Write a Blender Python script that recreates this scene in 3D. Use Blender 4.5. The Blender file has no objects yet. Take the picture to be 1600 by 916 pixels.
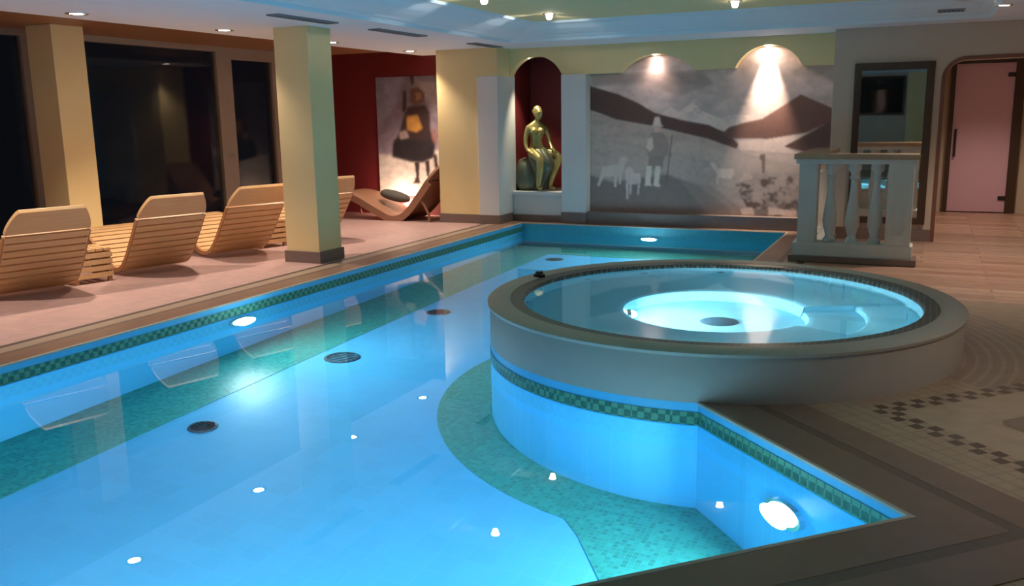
import bpy, bmesh, math, random
import numpy as np
from mathutils import Vector, Matrix
from mathutils.geometry import tessellate_polygon
random.seed(7)
SC = bpy.context.scene
COL = SC.collection
PI = math.pi

# ------------------------------------------------------------------ materials
def _nodes(name):
    m = bpy.data.materials.new(name); m.use_nodes = True
    nt = m.node_tree
    b = nt.nodes['Principled BSDF']
    return m, nt, b

def lin(c):
    return tuple(((v/255)/12.92 if v/255 <= .04045 else ((v/255+.055)/1.055)**2.4) for v in c)

def mat(name, col, rough=.6, metal=0., var=.12, scale=6., bump=0., bscale=60., spec=.5):
    """plain procedural surface: base colour with gentle noise variation, optional fine bump"""
    m, nt, b = _nodes(name); N, L = nt.nodes, nt.links
    b.inputs['Roughness'].default_value = rough
    b.inputs['Metallic'].default_value = metal
    b.inputs['Specular IOR Level'].default_value = spec
    tc = N.new('ShaderNodeTexCoord')
    nz = N.new('ShaderNodeTexNoise'); nz.inputs['Scale'].default_value = scale; nz.inputs['Detail'].default_value = 4
    L.new(tc.outputs['Object'], nz.inputs['Vector'])
    r = N.new('ShaderNodeMix'); r.data_type = 'RGBA'
    r.inputs[6].default_value = (*[max(0, c*(1-var)) for c in col], 1)
    r.inputs[7].default_value = (*[min(1, c*(1+var)) for c in col], 1)
    L.new(nz.outputs['Fac'], r.inputs[0]); L.new(r.outputs[2], b.inputs['Base Color'])
    if bump:
        n2 = N.new('ShaderNodeTexNoise'); n2.inputs['Scale'].default_value = bscale
        L.new(tc.outputs['Object'], n2.inputs['Vector'])
        bp = N.new('ShaderNodeBump'); bp.inputs['Strength'].default_value = bump; bp.inputs['Distance'].default_value = .004
        L.new(n2.outputs['Fac'], bp.inputs['Height']); L.new(bp.outputs['Normal'], b.inputs['Normal'])
    return m

def wood(name, a, c, axis='X', rough=.45):
    m, nt, b = _nodes(name); N, L = nt.nodes, nt.links
    b.inputs['Roughness'].default_value = rough
    tc = N.new('ShaderNodeTexCoord'); mp = N.new('ShaderNodeMapping')
    sc = {'X': (2, 30, 30), 'Y': (30, 2, 30), 'Z': (30, 30, 2)}[axis]
    mp.inputs['Scale'].default_value = sc
    nz = N.new('ShaderNodeTexNoise'); nz.inputs['Scale'].default_value = 1.5; nz.inputs['Detail'].default_value = 5
    L.new(tc.outputs['Object'], mp.inputs['Vector']); L.new(mp.outputs['Vector'], nz.inputs['Vector'])
    r = N.new('ShaderNodeMix'); r.data_type = 'RGBA'
    r.inputs[6].default_value = (*a, 1); r.inputs[7].default_value = (*c, 1)
    L.new(nz.outputs['Fac'], r.inputs[0]); L.new(r.outputs[2], b.inputs['Base Color'])
    return m

def tiles(name, col, grout, size, gap=.06, rough=.35, var=.1):
    """square tiles laid in object space on all three axes (boxes seen through brick nodes)"""
    m, nt, b = _nodes(name); N, L = nt.nodes, nt.links
    b.inputs['Roughness'].default_value = rough
    g = N.new('ShaderNodeNewGeometry')
    br = N.new('ShaderNodeTexBrick'); br.offset = 0; br.squash = 1
    br.inputs['Scale'].default_value = 1; br.inputs['Mortar Size'].default_value = size*gap
    br.inputs['Brick Width'].default_value = size; br.inputs['Row Height'].default_value = size
    br.inputs['Color1'].default_value = (*[c*(1-var) for c in col], 1)
    br.inputs['Color2'].default_value = (*[min(1, c*(1+var)) for c in col], 1)
    br.inputs['Mortar'].default_value = (*grout, 1)
    L.new(g.outputs['Position'], br.inputs['Vector']); L.new(br.outputs['Color'], b.inputs['Base Color'])
    return m

def emit(name, col, strength):
    m = bpy.data.materials.new(name); m.use_nodes = True
    nt = m.node_tree; nt.nodes.clear()
    o = nt.nodes.new('ShaderNodeOutputMaterial'); e = nt.nodes.new('ShaderNodeEmission')
    e.inputs['Color'].default_value = (*col, 1); e.inputs['Strength'].default_value = strength
    nt.links.new(e.outputs[0], o.inputs['Surface'])
    return m

def glass_pane(name, tint=(1, 1, 1), ior=1.5):
    m = bpy.data.materials.new(name); m.use_nodes = True
    nt = m.node_tree; nt.nodes.clear(); N, L = nt.nodes, nt.links
    o = N.new('ShaderNodeOutputMaterial'); mx = N.new('ShaderNodeMixShader'); f = N.new('ShaderNodeFresnel')
    t = N.new('ShaderNodeBsdfTransparent'); g = N.new('ShaderNodeBsdfGlossy')
    f.inputs['IOR'].default_value = ior; t.inputs['Color'].default_value = (*tint, 1); g.inputs['Roughness'].default_value = .01
    L.new(f.outputs[0], mx.inputs[0]); L.new(t.outputs[0], mx.inputs[1]); L.new(g.outputs[0], mx.inputs[2]); L.new(mx.outputs[0], o.inputs['Surface'])
    return m

def water_mat(name, tint):
    m = bpy.data.materials.new(name); m.use_nodes = True
    nt = m.node_tree; nt.nodes.clear(); N, L = nt.nodes, nt.links
    o = N.new('ShaderNodeOutputMaterial'); g = N.new('ShaderNodeBsdfGlass')
    g.inputs['IOR'].default_value = 1.333; g.inputs['Roughness'].default_value = 0; g.inputs['Color'].default_value = (*tint, 1)
    tc = N.new('ShaderNodeTexCoord'); nz = N.new('ShaderNodeTexNoise'); nz.inputs['Scale'].default_value = 1.6; nz.inputs['Detail'].default_value = 1
    L.new(tc.outputs['Object'], nz.inputs['Vector'])
    b = N.new('ShaderNodeBump'); b.inputs['Strength'].default_value = .02; b.inputs['Distance'].default_value = .01
    L.new(nz.outputs['Fac'], b.inputs['Height']); L.new(b.outputs['Normal'], g.inputs['Normal'])
    L.new(g.outputs[0], o.inputs['Surface'])
    return m

def painted(name, rough=.7):
    m, nt, b = _nodes(name)
    a = nt.nodes.new('ShaderNodeVertexColor'); a.layer_name = 'paint'
    nt.links.new(a.outputs['Color'], b.inputs['Base Color']); b.inputs['Roughness'].default_value = rough
    return m

# ------------------------------------------------------------------ mesh helpers
class MB:
    """collects shapes; build() links them as ONE mesh object"""
    def __init__(s): s.v = []; s.f = []; s.mi = []
    def add(s, vs, fs, mi=0):
        o = len(s.v); s.v += [tuple(v) for v in vs]
        for f in fs: s.f.append([i+o for i in f]); s.mi.append(mi)
        return s
    def box(s, x0, y0, z0, x1, y1, z1, mi=0):
        v = [(x0,y0,z0),(x1,y0,z0),(x1,y1,z0),(x0,y1,z0),(x0,y0,z1),(x1,y0,z1),(x1,y1,z1),(x0,y1,z1)]
        return s.add(v, [(3,2,1,0),(4,5,6,7),(0,1,5,4),(1,2,6,5),(2,3,7,6),(3,0,4,7)], mi)
    def prism(s, poly, z0, z1, mi=0, holes=()):
        """poly in XY extruded in Z, optional holes"""
        loops = [list(poly)] + [list(h) for h in holes]
        tri = tessellate_polygon([[Vector((p[0], p[1], 0)) for p in l] for l in loops])
        flat = [p for l in loops for p in l]; n = len(flat)
        vs = [(p[0], p[1], z0) for p in flat] + [(p[0], p[1], z1) for p in flat]
        fs = []
        for t in tri:
            a, b, c = [flat[i] for i in t]
            ccw = (b[0]-a[0])*(c[1]-a[1])-(b[1]-a[1])*(c[0]-a[0]) > 0
            t = tuple(t) if ccw else tuple(reversed(t))
            fs.append(tuple(i+n for i in t)); fs.append(tuple(reversed(t)))
        k = 0
        for l in loops:
            m = len(l)
            for i in range(m):
                j = (i+1) % m; fs.append((k+i, k+j, k+j+n, k+i+n))
            k += m
        return s.add(vs, fs, mi)
    def prism_y(s, poly, y0, y1, mi=0, holes=()):
        """poly in XZ extruded in Y"""
        t = MB().prism(poly, y0, y1, 0, holes)
        return s.add([(v[0], v[2], v[1]) for v in t.v], [tuple(reversed(f)) for f in t.f], mi)
    def prism_x(s, poly, x0, x1, mi=0):
        """poly in YZ extruded in X"""
        t = MB().prism(poly, x0, x1)
        return s.add([(v[2], v[0], v[1]) for v in t.v], t.f, mi)
    def ribbon(s, a, b, mi=0, closed=False):
        """quad strip between two equally long point lists"""
        n = len(a); m = n if closed else n-1
        return s.add(list(a)+list(b), [(i, (i+1) % n, (i+1) % n + n, i+n) for i in range(m)], mi)
    def lathe(s, prof, c=(0,0,0), n=32, mi=0, a0=0, a1=2*PI):
        full = abs(a1-a0-2*PI) < 1e-6; m = n if full else n+1
        vs = []
        for k in range(m):
            a = a0+(a1-a0)*k/n
            for r, z in prof: vs.append((c[0]+r*math.cos(a), c[1]+r*math.sin(a), c[2]+z))
        p = len(prof); fs = []
        for k in range(n):
            q = (k+1) % m
            for i in range(p-1): fs.append((k*p+i, q*p+i, q*p+i+1, k*p+i+1))
        return s.add(vs, fs, mi)
    def tube(s, pts, r, n=8, mi=0):
        pts = [Vector(p) for p in pts]; rs = r if isinstance(r, (list, tuple)) else [r]*len(pts)
        vs = []; up = Vector((0, 0, 1))
        for i, p in enumerate(pts):
            d = (pts[min(i+1, len(pts)-1)]-pts[max(i-1, 0)]).normalized()
            u = d.cross(up); u = u.normalized() if u.length > 1e-4 else Vector((1, 0, 0)); w = u.cross(d)
            for k in range(n):
                a = 2*PI*k/n; vs.append(p+u*math.cos(a)*rs[i]+w*math.sin(a)*rs[i])
        fs = []
        for i in range(len(pts)-1):
            for k in range(n):
                q = (k+1) % n; fs.append((i*n+k, i*n+q, (i+1)*n+q, (i+1)*n+k))
        fs.append(tuple(reversed(range(n)))); fs.append(tuple((len(pts)-1)*n+k for k in range(n)))
        return s.add(vs, fs, mi)
    def ellipsoid(s, c, r, mi=0, n=20, rot=None, pw=1.):
        vs, fs = [], []; m = n//2
        for i in range(m+1):
            t = PI*i/m
            for k in range(n):
                a = 2*PI*k/n
                sx, cx, st, ct = math.sin(a), math.cos(a), math.sin(t), math.cos(t)
                f = lambda q: math.copysign(abs(q)**pw, q)
                v = Vector((r[0]*f(st)*f(cx), r[1]*f(st)*f(sx), r[2]*f(ct)))
                if rot is not None: v = rot @ v
                vs.append(v+Vector(c))
        for i in range(m):
            for k in range(n):
                q = (k+1) % n; fs.append((i*n+k, (i+1)*n+k, (i+1)*n+q, i*n+q))
        return s.add(vs, fs, mi)
    def build(s, name, mats, parent=None, smooth=False, bevel=0, loc=None, fix=True):
        me = bpy.data.meshes.new(name); me.from_pydata(s.v, [], s.f)
        ms = mats if isinstance(mats, (list, tuple)) else [mats]
        for m in ms: me.materials.append(m)
        for p, i in zip(me.polygons, s.mi): p.material_index = i
        bm = bmesh.new(); bm.from_mesh(me)
        bmesh.ops.remove_doubles(bm, verts=bm.verts, dist=1e-5)
        if fix: bmesh.ops.recalc_face_normals(bm, faces=bm.faces)
        if smooth:
            for f in bm.faces: f.smooth = True
            for e in bm.edges:
                if len(e.link_faces) == 2 and e.calc_face_angle(0) > math.radians(40): e.smooth = False
        bm.to_mesh(me); bm.free(); me.validate()
        o = bpy.data.objects.new(name, me); COL.objects.link(o)
        if loc is not None: o.location = loc
        if parent is not None: o.parent = parent
        if bevel:
            b = o.modifiers.new('edge', 'BEVEL'); b.width = bevel; b.segments = 2; b.limit_method = 'ANGLE'; b.angle_limit = math.radians(50)
        return o

def thing(name, label, cat, loc=(0, 0, 0), rz=0., group=None):
    o = bpy.data.objects.new(name, None); COL.objects.link(o)
    o.empty_display_size = .1
    o.location = loc; o.rotation_euler = (0, 0, rz); o['label'] = label; o['category'] = cat
    if group: o['group'] = group
    return o
def tag(o, label, cat, group=None):
    o['label'] = label; o['category'] = cat
    if group: o['group'] = group
    return o
def struct(o, label=None):
    o['kind'] = 'structure'
    if label: o['label'] = label
    return o
def dup(root, loc, rz, label):
    r = root.copy(); COL.objects.link(r); r.location = loc; r.rotation_euler = (0, 0, rz); r['label'] = label
    for ch in list(root.children):
        c = ch.copy(); COL.objects.link(c); c.parent = r
        for g in list(ch.children):
            d = g.copy(); COL.objects.link(d); d.parent = c
    return r

def circle(c, r, n=64, a0=0., a1=2*PI, end=False):
    m = n+1 if end else n
    return [(c[0]+r*math.cos(a0+(a1-a0)*k/n), c[1]+r*math.sin(a0+(a1-a0)*k/n)) for k in range(m)]

def offset(path, d, closed=False):
    """offset an XY path to its right-hand side by d (miter joints)"""
    n = len(path); out = []
    for i in range(n):
        p = Vector(path[i])
        a = Vector(path[i-1]) if (i > 0 or closed) else None
        b = Vector(path[(i+1) % n]) if (i < n-1 or closed) else None
        ns = []
        if a is not None: t = (p-a).normalized(); ns.append(Vector((t.y, -t.x)))
        if b is not None: t = (b-p).normalized(); ns.append(Vector((t.y, -t.x)))
        if len(ns) == 1: q = p+ns[0]*d
        else:
            m = (ns[0]+ns[1]); q = p + m*(2*d/m.length_squared)*.5*2/2 if m.length_squared < 1e-9 else p+m*(d/(m.dot(ns[0])))
        out.append((q.x, q.y))
    return out
def z3(path, z): return [(p[0], p[1], z) for p in path]

# ------------------------------------------------------------------ palette
M_yellow = mat('yellow_wall_paint', (.84, .67, .34), .75, var=.05, scale=2)
M_white = mat('white_wall_paint', (.74, .74, .72), .7, var=.04, scale=2)
M_cove = mat('white_cornice_with_pool_glow', (.62, .82, .93), .75, var=.03, scale=1.5)  # white cornice; blue light from the pool is mixed into its colour
M_ceil = mat('white_ceiling_with_pool_glow', (.74, .83, .92), .75, var=.03, scale=1.5)  # white slab tinted with the pool's blue glow
M_tray = mat('pale_yellow_ceiling_paint', (.70, .66, .36), .75, var=.04, scale=1.5)
M_beige = mat('beige_plaster', (.57, .48, .385), .8, var=.06, scale=3, bump=.15)
M_red = mat('dark_red_paint', (.15, .010, .013), .6, var=.08, scale=3)
M_plinth = mat('purple_brown_stone', (.20, .145, .13), .4, var=.15, scale=14)
M_darkwood = wood('dark_brown_wood', (.035, .018, .01), (.075, .04, .022), 'Z')
M_headwood = wood('brown_ceiling_boards', (.20, .085, .035), (.30, .14, .06), 'Y')
M_frame = mat('grey_brown_metal_frame', (.30, .25, .21), .45, var=.06)
M_pane = glass_pane('night_window_glass', (.8, .8, .8), 1.2)
M_lounge = wood('honey_coloured_slats', (.56, .33, .15), (.74, .47, .24), 'X')
M_lounge2 = wood('reddish_lounger_rail', (.34, .16, .07), (.48, .25, .11), 'Y')
M_wave = wood('reddish_brown_bentwood', (.27, .13, .08), (.40, .21, .13), 'Y')
M_chrome = mat('brushed_chrome', (.75, .75, .75), .25, metal=1., var=.03)
M_black = mat('black_metal', (.02, .02, .02), .4, var=.1)
M_grille = mat('grey_vent_metal', (.22, .25, .27), .5, var=.1)
M_hole = mat('dark_duct', (.03, .035, .04), .8, var=.1)
M_drain = mat('dark_drain_grille', (.05, .10, .14), .5, var=.1)
M_stone = mat('grey_brown_rim_stone', (.44, .38, .32), .42, var=.12, scale=30, bump=.1)
M_clad = mat('grey_whirlpool_cladding', (.42, .38, .34), .5, var=.06, scale=12)
M_coping = mat('brown_coping_tile', (.23, .135, .095), .35, var=.2, scale=9)
M_coping2 = mat('pale_brown_coping_tile', (.36, .27, .21), .35, var=.15, scale=9)
M_grate = mat('dark_overflow_grate', (.07, .045, .035), .5, var=.2, scale=40)
M_groove = mat('dark_brown_coping_groove', (.155, .095, .07), .45, var=.2, scale=30)
M_lip = mat('light_stone_lip', (.52, .44, .37), .4, var=.1, scale=10)
M_basinw = tiles('light_blue_basin_tile', (.10, .55, .92), (.12, .57, .92), .15, .03, .3, .03)
M_basinf = tiles('light_blue_basin_floor_tile', (.12, .55, .90), (.14, .57, .90), .15, .03, .3, .03)
M_band = tiles('turquoise_floor_mosaic', (.045, .36, .31), (.07, .40, .36), .03, .08, .3, .22)
M_water = water_mat('pool_water', (.93, .985, 1))
M_cushion = mat('dark_grey_cushion_cloth', (.10, .095, .085), .9, var=.15, scale=40)
M_bronze = mat('gilded_bronze', (.50, .42, .17), .38, metal=.75, var=.25, scale=12)
M_bronze2 = mat('weathered_dark_bronze', (.16, .17, .12), .5, metal=.5, var=.3, scale=10)
M_balus = mat('pale_grey_cast_stone', (.60, .62, .60), .55, var=.06, scale=8)
M_cap = mat('polished_brown_cap_stone', (.40, .27, .18), .2, var=.2, scale=12)
M_mirror = mat('silvered_glass', (.82, .82, .80), .015, metal=1., var=0)
M_pink = mat('pink_frosted_glass', (.66, .42, .53), .35, var=.04, scale=1)
M_mosaicrim = tiles('dark_rim_mosaic', (.07, .06, .055), (.22, .20, .18), .035, .1, .35, .35)
M_spalin = mat('pale_blue_whirlpool_lining', (.40, .74, .86), .35, var=.02)

def mosaic_strip():
    """green border of small diamonds: two crossing wave sets on world position"""
    m, nt, b = _nodes('green_diamond_mosaic'); N, L = nt.nodes, nt.links
    b.inputs['Roughness'].default_value = .3
    g = N.new('ShaderNodeNewGeometry'); mp = N.new('ShaderNodeMapping')
    mp.inputs['Rotation'].default_value = (0, 0, 0); mp.inputs['Scale'].default_value = (26, 26, 26)
    ck = N.new('ShaderNodeTexChecker'); ck.inputs['Scale'].default_value = 1
    ck.inputs['Color1'].default_value = (.006, .085, .055, 1); ck.inputs['Color2'].default_value = (.13, .38, .24, 1)
    vo = N.new('ShaderNodeTexVoronoi'); vo.inputs['Scale'].default_value = 1.3
    L.new(g.outputs['Position'], mp.inputs['Vector']); L.new(mp.outputs['Vector'], ck.inputs['Vector']); L.new(mp.outputs['Vector'], vo.inputs['Vector'])
    mx = N.new('ShaderNodeMix'); mx.data_type = 'RGBA'; mx.inputs[0].default_value = .35
    r = N.new('ShaderNodeValToRGB'); r.color_ramp.elements[0].color = (.01, .10, .08, 1); r.color_ramp.elements[1].color = (.16, .42, .28, 1)
    L.new(vo.outputs['Distance'], r.inputs[0]); L.new(ck.outputs['Color'], mx.inputs[6]); L.new(r.outputs[0], mx.inputs[7]); L.new(mx.outputs[2], b.inputs['Base Color'])
    return m
M_mosaic = mosaic_strip()

# ------------------------------------------------------------------ key plan data (metres, deck at z=0)
WC = (-1.27, 6.04); WR = 1.54; WH = .285        # whirlpool centre, radius, rim height
WZ = -.13                                        # pool water level
PF = -1.23                                       # pool floor
CEI = 2.44; TRAY = 2.62
FARW = 11.88
def on_line_circle():
    # x+y=3.5 meets the whirlpool circle (lower crossing)
    best = None
    for k in range(4000):
        a = math.radians(230)+math.radians(80)*k/4000
        x = WC[0]+WR*math.cos(a); y = WC[1]+WR*math.sin(a)
        e = abs(x+y-3.5)
        if best is None or e < best[0]: best = (e, a)
    return best[1]
A_J = on_line_circle()                            # junction angle near 280 deg
A_T = math.acos((-1.57-WC[0])/WR)                 # right pool edge meets circle
J = (WC[0]+WR*math.cos(A_J), WC[1]+WR*math.sin(A_J))
T = (-1.57, WC[1]+WR*math.sin(A_T))
CORN = (.03, 3.47)
# open path (water on the left when walking): T -> far right -> far left -> near left -> near -> corner -> J
edge = [T, (-1.57, 11.72), (-5.25, 11.72), (-5.25, .3), (-3.14, .3), CORN, J]
A_J2 = A_J if A_J > A_T else A_J+2*PI
arc = circle(WC, WR, 56, A_J2, A_T, True)         # from J back to T round the pool side
pool = edge + arc[1:-1]

# ------------------------------------------------------------------ swimming pool
P = thing('swimming_pool', 'large blue lit swimming pool with angled near corner and turquoise floor band', 'swimming pool', (-3.2, 6, 0))
def pb(mb, name, m, **k):
    o = mb.build(name, m, None, **k); o.parent = P; o.matrix_parent_inverse = Matrix.Translation((3.2, -6, 0)); return o
wall = MB().ribbon(z3(pool, PF), z3(pool, -.0), 0, True)
wall.mi[0] = wall.mi[1] = 1
M_endwall = mat('shaded_end_wall_tile', (.05, .34, .44), .35, var=.2, scale=30)  # far-end basin walls: weaker light there is painted in as darker teal
pb(wall, 'basin_wall', [M_basinw, M_endwall])
pb(MB().prism(offset(pool, .02, True), PF-.1, PF), 'basin_floor', M_basinf)
mos = offset(pool, -.004, True)
mo = mos[2:]+[mos[0]]
pb(MB().ribbon(z3(mo, -.122), z3(mo, -.05)), 'mosaic_border', M_mosaic)
pb(MB().add(z3(pool, WZ), [tuple(range(len(pool)))]), 'water', M_water, fix=False)
# turquoise band on the floor: along left wall, far wall, round the whirlpool, along the 45 degree walls
inner = [(-4.55, 1.0), (-3.43, 1.0), (-1.0, 3.43), (-1.47, 4.05)]
inner = [(-4.55, 1.0), (-3.40, 1.0), (-1.05, 3.37), (-1.52, 4.03)]
a_s = math.atan2(4.03-WC[1], -1.52-WC[0])
a_e = math.pi*.5+.45
inner += circle(WC, 1.92, 36, a_s+2*PI if a_s < a_e else a_s, a_e, True)[1:]
inner += [(-2.27, 11.02), (-4.55, 11.02)]
pb(MB().prism(offset(pool, -.001, True), PF, PF+.006, 0, [inner]), 'floor_mosaic_band', M_band)
# coping ribbons on the open edge
def strip(d0, d1, z, name, m, path=None, th=.012):
    path = path or edge
    a, b = [[(p[0], min(p[1], FARW-.005)) for p in offset(path, q)] for q in (d0, d1)]
    mb = MB()
    n = len(a); vs = z3(a, z)+z3(b, z)+z3(a, z-th)+z3(b, z-th)
    fs = []
    for i in range(n-1):
        fs += [(i, i+1, n+i+1, n+i), (i, 2*n+i, 2*n+i+1, i+1), (n+i, n+i+1, 3*n+i+1, 3*n+i)]
    mb.add(vs, fs); return pb(mb, name, m)
lft = edge[2:4]; rgt = edge[3:]
strip(-.010, .010, .006, 'coping_lip', M_lip)
strip(.010, .23, .005, 'coping', M_coping)
strip(.23, .29, .004, 'coping_groove', M_groove)
strip(.29, .42, .005, 'coping', M_coping2, edge[:4])
strip(.29, .49, .005, 'coping', M_coping, rgt)
strip(.42, .49, .002, 'overflow_grate', M_grate, edge[:4])

# ------------------------------------------------------------------ floor
def floor_material():
    m, nt, b = _nodes('pool_deck_stone'); N, L = nt.nodes, nt.links
    g = N.new('ShaderNodeNewGeometry'); sp = N.new('ShaderNodeSeparateXYZ'); L.new(g.outputs['Position'], sp.inputs[0])
    def mth(op, a, c=None, clamp=False):
        n = N.new('ShaderNodeMath'); n.operation = op; n.use_clamp = clamp
        for i, q in enumerate((a, c)):
            if q is None: continue
            if isinstance(q, (int, float)): n.inputs[i].default_value = q
            else: L.new(q, n.inputs[i])
        return n.outputs[0]
    def mix(f, a, c):
        n = N.new('ShaderNodeMix'); n.data_type = 'RGBA'; L.new(f, n.inputs[0])
        for i, q in ((6, a), (7, c)):
            if isinstance(q, tuple): n.inputs[i].default_value = (*q, 1)
            else: L.new(q, n.inputs[i])
        return n.outputs[2]
    X, Y = sp.outputs[0], sp.outputs[1]
    def band(v, lo, hi): return mth('MULTIPLY', mth('GREATER_THAN', v, lo), mth('LESS_THAN', v, hi))
    u = mth('MULTIPLY', mth('SUBTRACT', mth('ADD', X, Y), 3.5), .70711)
    v = mth('MULTIPLY', mth('SUBTRACT', X, Y), .70711)
    # left deck: pink granite slabs
    br = N.new('ShaderNodeTexBrick'); br.offset = 0
    br.inputs['Brick Width'].default_value = .4; br.inputs['Row Height'].default_value = .4; br.inputs['Scale'].default_value = 1
    br.inputs['Mortar Size'].default_value = .004
    br.inputs['Color1'].default_value = (.46, .30, .285, 1); br.inputs['Color2'].default_value = (.50, .33, .31, 1); br.inputs['Mortar'].default_value = (.40, .27, .25, 1)
    L.new(g.outputs['Position'], br.inputs['Vector'])
    # right deck: beige small mosaic rows parallel to the coping
    row = mth('FRACT', mth('DIVIDE', u, .075)); colm = mth('FRACT', mth('DIVIDE', v, .075))
    gr = mth('MAXIMUM', mth('LESS_THAN', row, .16), mth('LESS_THAN', colm, .1))
    beige = mix(gr, (.37, .265, .18), (.29, .205, .14))
    # rings round the whirlpool
    dx = mth('SUBTRACT', X, WC[0]); dy = mth('SUBTRACT', Y, WC[1])
    r = mth('SQRT', mth('ADD', mth('MULTIPLY', dx, dx), mth('MULTIPLY', dy, dy)))
    ring = mix(mth('LESS_THAN', mth('FRACT', mth('DIVIDE', r, .07)), .35), (.27, .19, .14), (.33, .24, .18))
    c1 = mix(mth('MULTIPLY', mth('LESS_THAN', r, 2.12), mth('GREATER_THAN', v, -6.2)), beige, ring)
    c1 = mix(mth('MULTIPLY', mth('LESS_THAN', u, 1.55), mth('LESS_THAN', r, 2.6)), c1, beige)
    # chequered square frame
    fu, fv = mth('SUBTRACT', u, .74), mth('SUBTRACT', v, -3.53)
    ins = mth('MULTIPLY', mth('GREATER_THAN', fu, 0), mth('GREATER_THAN', fv, 0))
    near_e = mth('LESS_THAN', mth('MINIMUM', fu, fv), .12)
    ck = mth('MODULO', mth('ADD', mth('FLOOR', mth('DIVIDE', fu, .06)), mth('FLOOR', mth('DIVIDE', fv, .06))), 2)
    frame = mth('MULTIPLY', mth('MULTIPLY', ins, near_e), mth('GREATER_THAN', ck, .5))
    field = mth('MULTIPLY', ins, mth('SUBTRACT', 1, near_e))
    c1 = mix(field, c1, (.39, .285, .20))
    core = mth('MULTIPLY', mth('GREATER_THAN', mth('MINIMUM', fu, fv), .42), mth('LESS_THAN', mth('ABSOLUTE', mth('SUBTRACT', fu, fv)), 5))
    star = mth('LESS_THAN', mth('FRACT', mth('DIVIDE', mth('ADD', fu, mth('MULTIPLY', fv, 1.0)), .9)), .5)
    c1 = mix(mth('MULTIPLY', core, star), c1, (.22, .155, .115))
    c1 = mix(frame, c1, (.11, .07, .05))
    # corridor: reddish polished stone
    b2 = N.new('ShaderNodeTexBrick'); b2.offset = .5
    b2.inputs['Brick Width'].default_value = 1.1; b2.inputs['Row Height'].default_value = .16; b2.inputs['Scale'].default_value = 1; b2.inputs['Mortar Size'].default_value = .012
    b2.inputs['Color1'].default_value = (.36, .20, .145, 1); b2.inputs['Color2'].default_value = (.56, .36, .27, 1); b2.inputs['Mortar'].default_value = (.36, .22, .16, 1)
    L.new(g.outputs['Position'], b2.inputs['Vector'])
    c1 = mix(mth('GREATER_THAN', Y, 7.9), c1, b2.outputs['Color'])
    c = mix(mth('LESS_THAN', X, -5.3), c1, br.outputs['Color'])
    nz = N.new('ShaderNodeTexNoise'); nz.inputs['Scale'].default_value = 9; nz.inputs['Detail'].default_value = 5
    L.new(g.outputs['Position'], nz.inputs['Vector'])
    hs = N.new('ShaderNodeHueSaturation'); L.new(c, hs.inputs['Color'])
    L.new(mth('ADD', mth('MULTIPLY', nz.outputs['Fac'], .5), .75), hs.inputs['Value'])
    L.new(hs.outputs[0], b.inputs['Base Color']); b.inputs['Roughness'].default_value = .38
    return m
M_floor = floor_material()
e_out = offset(edge, .47)
hole = [p for p in e_out[1:-1]]
th = [math.atan2(p[1]-WC[1], p[0]-WC[0]) for p in (T, J)]
# hole outline: coping outer edge + right side of whirlpool a little inside its wall
rr = WR-.06
a_j = math.atan2(J[1]-WC[1], J[0]-WC[0])+.30; a_t = A_T-.30
hole = [e_out[0]] + e_out[1:-1] + [e_out[-1]] + circle(WC, rr, 30, a_j, a_t, True)
room = [(-9.6, -2.6), (3.7, -2.6), (3.7, 15.2), (-9.6, 15.2)]
fl = MB().prism(room, -.12, 0, 0, [hole]).build('floor', M_floor)
struct(fl)

# ------------------------------------------------------------------ whirlpool
W = thing('whirlpool', 'round raised whirlpool with stone rim beside the swimming pool', 'hot tub', (WC[0], WC[1], 0))
MB().lathe([(WR, -.0), (WR, WH-.03), (WR-.012, WH-.012)], n=96).build('outer_wall', M_clad, W, smooth=True)
MB().lathe([(WR-.012, WH-.03), (WR+.012, WH-.03), (WR+.016, WH-.012), (WR, WH), (1.42, WH+.002), (1.40, WH-.002), (1.40, WH-.03)], n=96).build('rim', M_stone, W, smooth=True)
MB().lathe([(1.40, WH-.004), (1.315, WH-.008), (1.305, WH-.02), (1.305, WH-.07)], n=96).build('rim_mosaic', M_mosaicrim, W, smooth=True)
SW = WH-.03          # water level inside
BZ, WELL = -.05, -.37
ga = math.radians(26)
lin = MB()
lin.lathe([(1.306, WH-.03), (1.306, WELL)], n=96)
lin.build('basin_wall', M_spalin, W, smooth=True)
bench = MB()
bench.lathe([(1.306, BZ), (.66, BZ), (.62, BZ-.03), (.60, WELL)], n=80, a0=ga, a1=2*PI-ga)
for s in (ga, -ga):
    q = [(r*math.cos(s), r*math.sin(s), z) for r, z in ((1.306, BZ), (.63, BZ), (.60, WELL), (1.306, WELL))]
    bench.add(q, [(0, 1, 2, 3)])
bench.build('seat_bench', M_spalin, W, smooth=True)
stp = MB().lathe([(1.306, -.075), (1.0, -.075), (.98, -.09), (.97, -.21), (.66, -.21), (.62, -.225), (.60, WELL)], n=24, a0=-ga, a1=ga)
stp.build('entry_step', M_spalin, W, smooth=True)
MB().lathe([(.001, WELL), (.62, WELL)], n=64).build('well_floor', M_spalin, W)
MB().lathe([(.001, .012), (.10, .012), (.13, .0)], (.04, -.02, WELL), n=32).build('floor_drain', M_drain, W, smooth=True)
wat = [p for p in circle((0, 0), 1.305, 96)]
MB().add(z3(wat, SW), [tuple(range(96))]).build('water', M_water, W, fix=False)
def jet(a, r, z): return (r*math.cos(a), r*math.sin(a), z)
for k, a in enumerate((100, 128, 152, 196, 232, 264)):
    a = math.radians(a); p = Vector(jet(a, 1.30, .06)); d = Vector((-math.cos(a), -math.sin(a), 0))
    MB().tube([p, p+d*.012], .03, 14).build('water_jet', M_chrome, W)

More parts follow.
